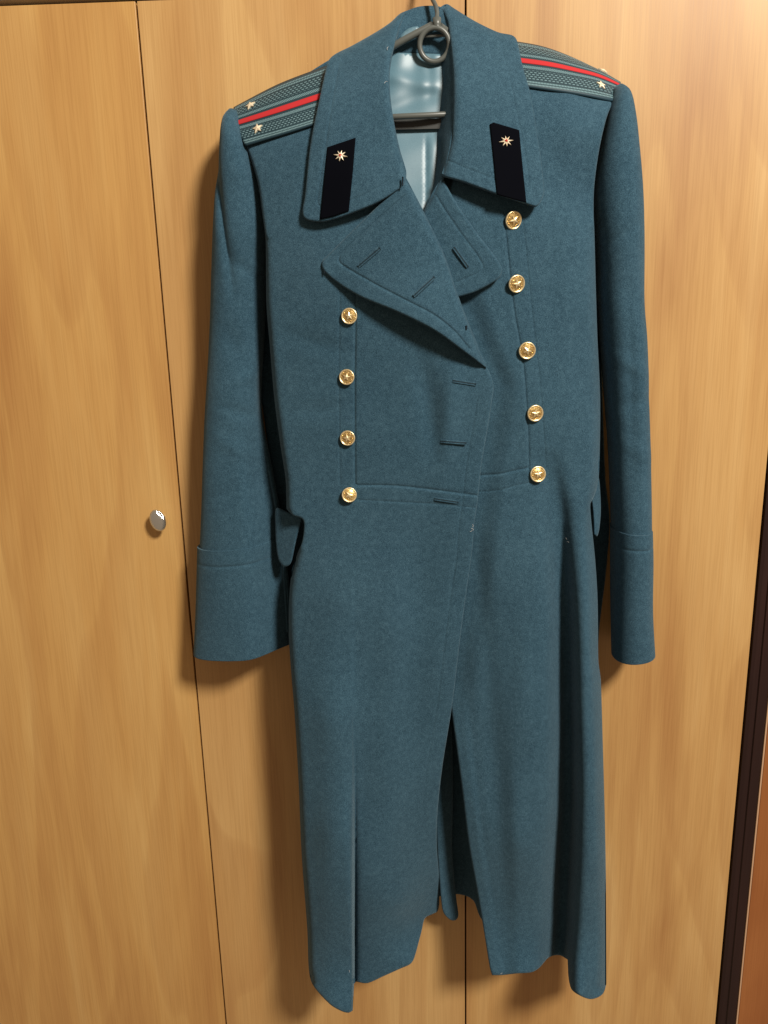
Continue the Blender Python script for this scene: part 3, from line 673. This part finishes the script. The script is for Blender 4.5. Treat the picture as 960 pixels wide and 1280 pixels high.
# ------------------------------------------------------------------ shoulder boards
def board(front, mid, backc, f, stars, curl):
    nu, nv = 44, 25
    def rs(c):
        s = spline(c, 1.0); t = np.concatenate([[0], np.cumsum(np.linalg.norm(np.diff(s, axis=0), axis=1))]); t /= t[-1]
        return np.stack([np.interp(np.linspace(0, 1, nu), t, s[:, k]) for k in range(2)], 1)
    a, m_, c = rs(front), rs(mid), rs(backc)
    def pt(iu, v):
        v = np.asarray(v, float)
        la = (1 - v) * (1 - 2 * v); lm = 4 * v * (1 - v); lc = v * (2 * v - 1)
        q = a[iu] * la[..., None] + m_[iu] * lm[..., None] + c[iu] * lc[..., None]; return q
    V = []; UV = []; Q = []
    vs = np.linspace(0, 1, nv)
    for i in range(nu):
        q = pt(np.full(nv, i), vs); d = f(q[:, 0], q[:, 1]) + 6.5 - curl * np.clip((vs - .55) / .45, 0, 1) ** 2
        e = np.minimum(vs, 1 - vs) * 58; d -= 2.2 * np.clip(1 - e / 2.5, 0, 1) ** 2
        V.append(P(q[:, 0], q[:, 1], d)); UV += [(i / (nu - 1), v) for v in vs]; Q.append((q, d))
    F = grid_faces(nu, nv)
    VV = np.concatenate(V)
    e1 = VV[F[5][1]] - VV[F[5][0]]; e2 = VV[F[5][2]] - VV[F[5][0]]
    if np.cross(e1, e2)[1] > 0: F = [q[::-1] for q in F]
    o = link_mesh('shoulder_board', VV, F, M_BRAID, coat, uv=UV); solidify(o, 3.5)
    # red centre stripe
    SV = []
    vv = np.linspace(.448, .552, 7)
    for i in range(nu):
        q = pt(np.full(7, i), vv); d = f(q[:, 0], q[:, 1]) + 7.4 - curl * np.clip((vv - .55) / .45, 0, 1) ** 2 + .5 * np.sin(np.linspace(0, math.pi, 7))
        SV.append(P(q[:, 0], q[:, 1], d))
    SF = grid_faces(nu, 7); 
    SV = np.concatenate(SV); e1 = SV[SF[5][1]] - SV[SF[5][0]]; e2 = SV[SF[5][2]] - SV[SF[5][0]]
    if np.cross(e1, e2)[1] > 0: SF = [q[::-1] for q in SF]
    s = link_mesh('red_stripe', SV, SF, M_RED, o); solidify(s, 1.0)
    for (u, v, rot) in stars:
        i = int(round(u * (nu - 1))); j = int(round(v * (nv - 1)))
        g = VV.reshape(nu, nv, 3); ex = g[min(i + 1, nu - 1), j] - g[max(i - 1, 0), j]; ey = g[i, min(j + 1, nv - 1)] - g[i, max(j - 1, 0)]
        if ex[0] < 0: ex = -ex
        ex /= np.linalg.norm(ex); n = np.cross(ex, ey); n /= np.linalg.norm(n)
        if n[1] > 0: n = -n
        ey = np.cross(n, ex)
        V5, F5 = star_mesh(7.4, 3.1, 2.2)
        link_mesh('star', place((g[i, j] + n * .001, ex, ey, n), V5, rot), F5, M_PALEGOLD, o, smooth=False)
    return o
bl = board([(307, 183), (330, 176), (360, 167), (395, 156), (420, 148)], [(294, 154), (345, 138), (400, 120), (425, 112)], [(292, 134), (301, 129), (350, 104), (408, 82), (430, 74)], fL, [(.16, .80, .1), (.185, .26, .1)], 14)
br = board([(767.5, 126), (740, 121), (715, 117), (663, 110), (640, 107)], [(775.5, 106), (749, 94.5), (718, 86.5), (687, 80), (654, 75.5), (632, 73)], [(774, 103), (748, 87), (710, 69), (679, 58), (648, 52), (630, 50)], fR, [(.155, .25, -.05), (.16, .82, -.2)], 26)

# ------------------------------------------------------------------ gilt buttons
def button_meshes():
    prof = [(9.0, -2.5), (10.7, -1.2), (11.2, 0.3), (11.0, 1.4), (10.3, 2.0), (9.5, 1.75), (9.1, .9), (8.2, 1.1), (6.0, 1.7), (3.0, 2.1), (.01, 2.2)]
    n = 36; V = []
    for r, h in prof:
        for k in range(n): a = 2 * math.pi * k / n; V.append((r * math.cos(a), r * math.sin(a), h))
    F = grid_faces(len(prof), n, False, True); F = [f[::-1] for f in F]
    # relief: five-pointed star with a wreath of small leaves
    RV, RF = star_mesh(6.0, 2.5, 1.7, 5, 2.7)
    RV = list(RV); RF = list(RF)
    for k in range(18):
        a = 2 * math.pi * k / 18 + .09; r = 7.0 + .7 * (k % 2); b0 = len(RV); cx, cy = r * math.cos(a), r * math.sin(a); z = 1.2
        ta = a + .6 * (1 if k % 2 else -1) + math.pi / 2
        for (l, w_, h) in ((1.5, 0, 0), (0, .65, 0), (-1.5, 0, 0), (0, -.65, 0), (0, 0, 1.5)):
            RV.append((cx + l * math.cos(ta) - w_ * math.sin(ta), cy + l * math.sin(ta) + w_ * math.cos(ta), z + h))
        RF += [(b0, b0 + 1, b0 + 4), (b0 + 1, b0 + 2, b0 + 4), (b0 + 2, b0 + 3, b0 + 4), (b0 + 3, b0, b0 + 4)]
    return (V, F), (RV, RF)
(BV, BF), (RV, RF) = button_meshes()
def mesh_local(name, V, F, mat, smooth):
    me = bpy.data.meshes.new(name); me.from_pydata([tuple(np.array(v) / 1000) for v in V], [], F); me.materials.append(mat)
    if smooth: me.polygons.foreach_set('use_smooth', [True] * len(me.polygons))
    me.update(); return me
ME_B = mesh_local('button', BV, BF, M_GOLD, True); ME_B.materials.append(M_GILTDARK)
for p_ in ME_B.polygons:
    if math.hypot(p_.center[0], p_.center[1]) < .0091: p_.material_index = 1; ME_R = mesh_local('star_relief', RV, RF, M_GOLD, False)
def put_button(x, y, f, tilt, rot, sc=1.0):
    o_, ex, ey, n = frame(x, y, f, 3.2)
    n2 = n + ex * tilt[0] + ey * tilt[1]; n2 /= np.linalg.norm(n2); ex2 = ex - n2 * (ex @ n2); ex2 /= np.linalg.norm(ex2); ey2 = np.cross(n2, ex2)
    c, s = math.cos(rot), math.sin(rot); ax = ex2 * c + ey2 * s; ay = -ex2 * s + ey2 * c
    b = bpy.data.objects.new('button', ME_B); COL.objects.link(b); b.parent = coat
    Mx = Matrix(((ax[0], ay[0], n2[0], 0), (ax[1], ay[1], n2[1], 0), (ax[2], ay[2], n2[2], 0), (0, 0, 0, 1)))
    b.matrix_local = Matrix.Translation(Vector(o_ - ORG[coat])) @ Mx @ Matrix.Scale(sc, 4)
    r = bpy.data.objects.new('star_relief', ME_R); COL.objects.link(r); r.parent = b
for (x, y, tx, ty, rot) in ((437, 395, .05, .10, .1), (434, 471, -.05, .12, -.2), (435, 547, .0, .05, .2), (437, 618, .22, .20, -.4)):
    put_button(x, y, dL, (tx, ty), rot, .93)
for (x, y, tx, ty, rot) in ((641, 276, .30, -.28, .5), (645, 355, .22, -.18, .3), (658, 438, -.05, -.02, -.5), (668, 516, .05, .05, .1), (671, 592, -.12, .16, .2)):
    put_button(x, y, dR, (tx, ty), rot, 1.0)

# ------------------------------------------------------------------ buttonholes, thread tacks, lint
def hole(p, q, f, w=2.3):
    n = 15; V = []; nn = 10
    p = np.array(p, float); q = np.array(q, float)
    xs = np.linspace(0, 1, n); pts = p + (q - p) * xs[:, None]
    d = f(pts[:, 0], pts[:, 1]); W = P(pts[:, 0], pts[:, 1], d + .9)
    L = np.linalg.norm(W[-1] - W[0]); s = (xs - .5) * 2
    r = w / 1000 * (1 - .35 * np.abs(s) ** 6)
    r[0] *= .55; r[-1] *= .75
    o = tube('buttonhole', W, r * .56, M_HOLE, coat, 8)
    for side in (-1, 1):
        t = (W[-1] - W[0]); t /= np.linalg.norm(t); nn_ = np.cross(t, [0, -1, 0]); nn_ /= np.linalg.norm(nn_)
        W2 = W + nn_ * side * .0014 + np.array([0, -.0004, 0])
        tube('welt', W2, r * .46, M_WOOL, o, 8)
    k = W[-1] + np.array([0, -.0006, 0])
    return o
fLap1 = lambda x, y: fLap(x, y) + 1.0
hole((448, 333), (475, 310), fLap1, 2.7); hole((517, 370), (543, 346), fLap1, 2.7); hole((567, 309), (585, 334), fLapR)
hole((566, 476), (595, 480.5), dL); hole((551, 551.5), (583, 554), dL); hole((543, 623.5), (573, 628), dL)
def tack(p, q, f, r=.0008, m=None, lift=1.0):
    p = np.array(p, float); q = np.array(q, float); pts = p + (q - p) * np.linspace(0, 1, 6)[:, None]
    W = P(pts[:, 0], pts[:, 1], f(pts[:, 0], pts[:, 1]) + lift); return tube('thread_tack', W, r, m or M_THREAD, coat, 6)
tack((583, 407), (583, 412), fLap, .0013); tack((503.5, 221), (503, 232), lambda x, y: 144 + 0 * x, .0010); tack((404.5, 337), (406, 342), fLap, .0006, lift=-1)
def lint(x, y, f, l=3.0):
    a = random.uniform(0, 6.28); pts = np.array([(x + l * t * math.cos(a + t), y + l * t * math.sin(a + t)) for t in np.linspace(-.5, .5, 6)])
    W = P(pts[:, 0], pts[:, 1], f(pts[:, 0], pts[:, 1]) + 1.2); tube('lint', W, .00017, M_LINT, coat, 5)
for (x, y) in ((594.0, 657), (593.5, 661), (592, 664)): lint(x - 2.5, y, dL, 4)
for (x, y) in ((708, 673), (710, 677), (627, 1217)): lint(x, y, dR, 3)
for (x, y) in ((482, 102), (484, 60)): lint(x, y, fColL, 5)
for (x, y) in ((553, 812), (437, 1214)): lint(x, y, dL, 3)
